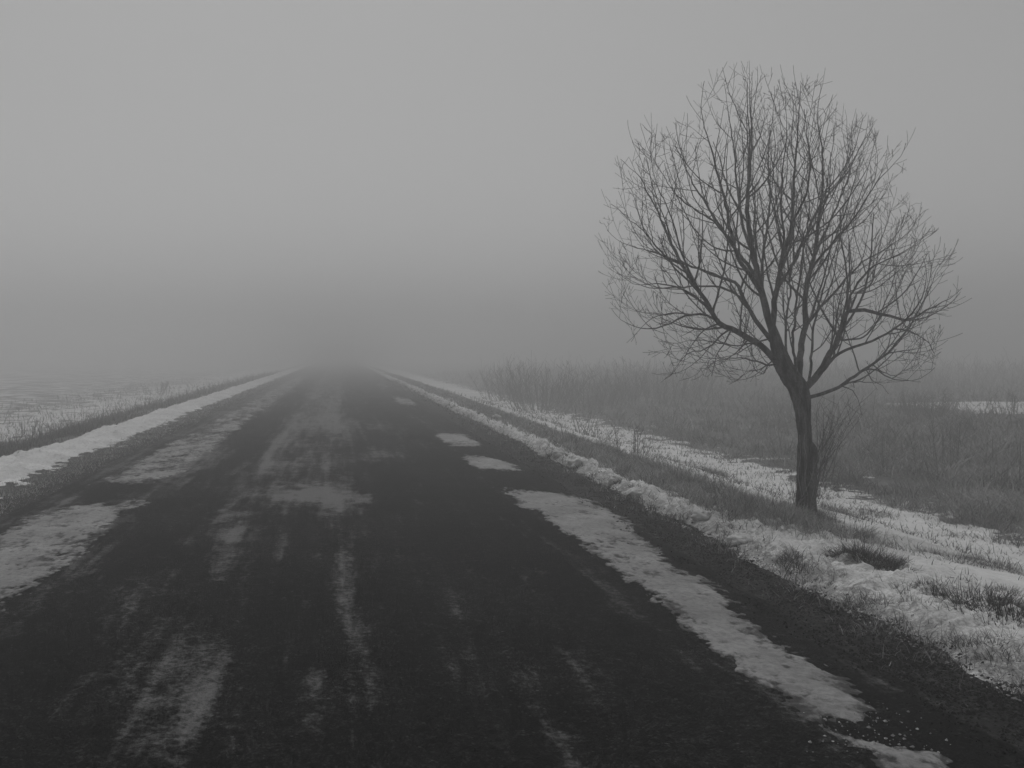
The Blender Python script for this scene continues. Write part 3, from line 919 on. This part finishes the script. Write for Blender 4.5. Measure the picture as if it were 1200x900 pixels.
def tuft(px, py, hgt, w, n, label, seed, mat=M_DARK, el=1.6, pale=None):
    x, y, z = at(px, py)
    n = int(n * 3.6); hgt = hgt * 1.5
    r = np.random.default_rng(seed)
    a_ = r.uniform(0, 6.28, n); rad = np.sqrt(r.uniform(0, 1, n)) * (1 + .35 * np.sin(a_ * 3 + seed))
    X = x + rad * np.cos(a_) * w * .5; Y = y + rad * np.sin(a_) * w * .5 * el
    Z = zsurf(X, Y) - .02
    L = hgt * r.uniform(.5, 1.2, n) * (1 - .35 * rad)
    az = np.where(r.uniform(0, 1, n) < .6, a_ + r.normal(0, .6, n), r.uniform(0, 6.28, n))
    v, q, t = blades(np.stack([X, Y, Z], -1), L, np.full(n, .005), .6, 1.7, az, seed)
    o_ = mesh_obj('grass_tuft', v, q, t, mat=mat, attrs={'shade': shade_attr(n, seed, pale)}, loc=(x, y, z))
    tag(o_, label, 'grass tuft', 'grass tufts poking through the snow near the tree')


tuft(1018, 660, .15, .42, 900, 'largest dark rounded tuft in the snow, down the slope from the tree foot', 1, el=1.5)
tuft(1046, 668, .07, .3, 260, 'flat dark tuft trailing off the near end of the largest round tuft', 2)
tuft(1165, 716, .13, .6, 950, 'broad dark matted tuft at the right edge of the snow bank', 3)
tuft(1094, 690, .09, .16, 200, 'small dark tuft between the round tuft and the broad matted one', 4)
tuft(1066, 690, .07, .2, 160, 'low ragged dark tuft left of the small dark one', 5)
tuft(1012, 630, .16, .14, 130, 'small pointed pale tuft with one upright spike in the smooth snow', 6, M_VERGE)
tuft(1030, 742, .09, .16, 80, 'pale upright tuft growing out of the ploughed bank near the gravel', 7, M_VERGE)
tuft(1170, 768, .12, .2, 110, 'tall pale bristly tuft on the bank, closest to the camera', 8, M_VERGE)
tuft(1178, 692, .07, .16, 120, 'small pale tuft in the smooth snow above the broad matted one', 9, M_VERGE)
tuft(1120, 655, .09, .75, 420, 'long flat grey tuft lying across the ditch snow', 10, M_SCRUB, 1.)
tuft(1165, 662, .10, .5, 260, 'thin grey tuft at the right picture edge in the ditch snow', 11, M_SCRUB, 1.)
tuft(928, 653, .08, .16, 150, 'small dark tuft in the bank straight down from the trunk', 12)
tuft(936, 690, .07, .2, 70, 'wispy tuft where the ploughed bank meets the dark gravel', 13, M_VERGE)
tuft(1055, 592, .16, .55, 420, 'wide grey tuft in the ditch just before the right scrub', 14, M_SCRUB)
tuft(1022, 602, .09, .4, 260, 'low grey tuft in ditch snow right of the tree', 15, M_SCRUB)
tuft(985, 598, .12, .2, 180, 'sparse pale tuft close to the right of the tree foot', 16, M_VERGE)
tuft(945, 606, .17, .5, 420, 'pale grass collar round the tree foot', 17, M_VERGE, 1.)
tuft(832, 552, .16, .55, 420, 'grey tuft alone on the snow left of the trunk', 18, M_SCRUB, 1.)
tuft(905, 605, .2, .7, 800, 'thick frosted tuft at the near end of the verge grass', 19, M_VERGE, 1.4)
tuft(1150, 606, .34, .9, 300, 'bushy grass mound at the scrub edge nearest the right picture side', 21, M_SCRUB, 1.2)
tuft(1085, 574, .36, 1.0, 300, 'bushy grass mound at the scrub edge, next one back from the nearest', 22, M_SCRUB, 1.2)
tuft(1010, 548, .34, 1.0, 280, 'bushy grass mound just right of the trunk against the scrub', 23, M_SCRUB, 1.2)
tuft(1172, 545, .42, 1.1, 300, 'tall shaggy grass mound deep in the scrub at the right', 24, M_SCRUB, 1.2)
tuft(885, 520, .36, 1.2, 280, 'shaggy grass mound in the scrub left of the trunk', 25, M_SCRUB, 1.2)
tuft(800, 512, .34, 1.3, 280, 'shaggy grass mound in the fog between the trunk and the lip weeds', 26, M_SCRUB, 1.2)
tuft(950, 628, .06, .3, 240, 'low dark scrap of turf below the pale collar', 20)


# ------------------------------------------------------------------ snow clods standing on the bank
def clod(px, py, size, label, seed):
    x, y, z = at(px, py)
    n_u, n_v = 40, 24
    u = np.linspace(0, 2 * math.pi, n_u, endpoint=False); v_ = np.linspace(.02, math.pi - .02, n_v)
    Uu, Vv = np.meshgrid(u, v_)
    dx, dy, dz = np.sin(Vv) * np.cos(Uu), np.sin(Vv) * np.sin(Uu), np.cos(Vv)
    rr = 1 + .30 * perlin(dx * 1.3 + dz, dy * 1.3 + dz * .7, 400 + seed) + .22 * perlin(dx * 2.7 - dz, dy * 2.7 + dz * 1.9, 410 + seed) + .10 * perlin(dx * 7 + dz * 3, dy * 7 - dz * 5, 420 + seed)
    Vx = np.stack([x + dx * rr * size * .62, y + dy * rr * size * .6, z + size * .10 + dz * rr * size * .42], -1).reshape(-1, 3)
    ii = np.arange(n_u * n_v).reshape(n_v, n_u); jj = np.roll(ii, -1, 1)
    qq = np.stack([ii[:-1], ii[1:], jj[1:], jj[:-1]], -1).reshape(-1, 4)
    top = len(Vx); Vx = np.concatenate([Vx, Vx[:n_u].mean(0)[None], Vx[-n_u:].mean(0)[None]])
    tr = np.concatenate([np.stack([ii[0], jj[0], np.full(n_u, top)], -1), np.stack([jj[-1], ii[-1], np.full(n_u, top + 1)], -1)])
    o_ = mesh_obj('snow_clod', Vx, qq, tr, mat=M_SNOW, smooth=True, attrs={'dirt': np.full(len(Vx), .1)}, loc=(x, y, z))
    tag(o_, label, 'snow clod', 'snow clods on the right ploughed bank')


clod(868, 637, .17, 'pale rounded snow clod on the bank below and left of the tree foot', 1)
clod(745, 578, .17, 'flat-topped snow clod on the bank beside the upper end of the road ice', 2)
clod(678, 545, .24, 'biggest rounded snow clod, high on the bank', 3)
clod(656, 532, .17, 'medium snow clod just behind the biggest one', 4)
clod(582, 491, .2, 'tiny far snow clod where the bank fades into fog', 5)
clod(822, 606, .13, 'small lumpy snow clod between the flat-topped and the pale rounded ones', 6)
clod(720, 564, .13, 'small snow clod between the biggest and the flat-topped ones', 7)

# far thicket: countless faint stems that read as one soft mass in the fog
ft = Tubes(); r = np.random.default_rng(501)
for k in range(95):
    Yc = r.uniform(42, 88); Xc = r.uniform(9, .8 * Yc + 4); hh = r.uniform(.5, 1.6) * (.7 + .006 * Yc)
    if abs(Xc - .62 * Yc) < .1 * Yc and Yc < 50: hh *= .5
    for q in range(26):
        b = np.array([Xc + r.normal(0, 1.3), Yc + r.normal(0, 1.3), 0.]); b[2] = float(ground_z(b[0], b[1])) - .05
        pts = shoot(b, np.array([r.normal(0, .55), r.normal(0, .55), 1.]), hh * r.uniform(.35, 1.1), hh / 5, .02, .07, r)
        ft.add(pts, np.linspace(.00035, .00018, len(pts)) * Yc, 3)
        for e in range(2):
            p2 = shoot(pts[r.integers(1, len(pts))], np.array([r.normal(0, .7), r.normal(0, .7), .8]), hh * r.uniform(.1, .35), hh / 8, .04, .1, r)
            ft.add(p2, np.full(len(p2), .0002 * Yc), 3)
tag(ft.build('far_thicket', M_SHRUB), kind='stuff', label='faint bare thicket along the far field edge in the fog')

# ------------------------------------------------------------------ the fog
me = bpy.data.meshes.new('haze')
x0, y0, z0, z1 = 420, 420, -2.2, 6.6
vs = [(sx * x0, sy * y0, z) for z in (z0, z1) for sx, sy in ((-1, -1), (1, -1), (1, 1), (-1, 1))]
me.from_pydata(vs, [], [(3, 2, 1, 0), (4, 5, 6, 7), (0, 1, 5, 4), (1, 2, 6, 5), (2, 3, 7, 6), (3, 0, 4, 7)])
hz = bpy.data.objects.new('haze', me); COL.objects.link(hz)
tag(hz, kind='stuff', label='even grey winter fog hiding the end of the road')
m = bpy.data.materials.new('fog'); m.use_nodes = True
nt = m.node_tree; nt.nodes.remove(nt.nodes['Principled BSDF'])
pv = nt.nodes.new('ShaderNodeVolumePrincipled')
pv.inputs['Density'].default_value = .025
pv.inputs['Color'].default_value = (.91, .91, .91, 1)
pv.inputs['Anisotropy'].default_value = .68
nt.links.new(pv.outputs[0], nt.nodes['Material Output'].inputs['Volume'])
me.materials.append(m)
m.cycles.volume_sampling = 'DISTANCE'; m.cycles.homogeneous_volume = True

# ------------------------------------------------------------------ light
EL, AZ = math.radians(70), math.radians(-5)      # sun veiled behind cloud, high ahead of the camera
w = bpy.data.worlds.new('World'); SC.world = w; w.use_nodes = True
nt = w.node_tree
sky = nt.nodes.new('ShaderNodeTexSky'); sky.sky_type = 'NISHITA'; sky.sun_disc = False
sky.sun_elevation = EL; sky.sun_rotation = AZ
sky.air_density = 1.0; sky.dust_density = 3.0; sky.ozone_density = 1.0
bw = nt.nodes.new('ShaderNodeRGBToBW')
bg = nt.nodes['Background']; bg.inputs['Strength'].default_value = .095
nt.links.new(sky.outputs[0], bw.inputs[0]); nt.links.new(bw.outputs[0], bg.inputs[0])
sl = bpy.data.lights.new('sun', 'SUN'); sl.energy = .55; sl.angle = math.radians(14)
so = bpy.data.objects.new('sun', sl); COL.objects.link(so)
sd = Vector((math.sin(AZ) * math.cos(EL), math.cos(AZ) * math.cos(EL), math.sin(EL)))
so.rotation_euler = sd.to_track_quat('Z', 'Y').to_euler()

# ------------------------------------------------------------------ camera
cam = bpy.data.cameras.new('camera'); co = bpy.data.objects.new('camera', cam); COL.objects.link(co)
co.location = (0, 0, H); co.rotation_euler = (math.radians(90), 0, 0)
cam.sensor_width = 36; cam.lens = F / 1200 * 36
cam.shift_x = (600 - VX) / 1200; cam.shift_y = -(450 - VY) / 1200
cam.clip_end = 3000
SC.camera = co

SC.view_settings.view_transform = 'Standard'; SC.view_settings.look = 'None'
SC.view_settings.exposure = 0.0; SC.view_settings.gamma = 1.0
SC.view_settings.use_curve_mapping = False
SC.render.engine = 'CYCLES'
SC.cycles.volume_bounces = 3; SC.cycles.max_bounces = 5; SC.cycles.diffuse_bounces = 2
SC.cycles.use_denoising = True; SC.cycles.filter_width = 1.5
SC.cycles.volume_step_rate = 1.0
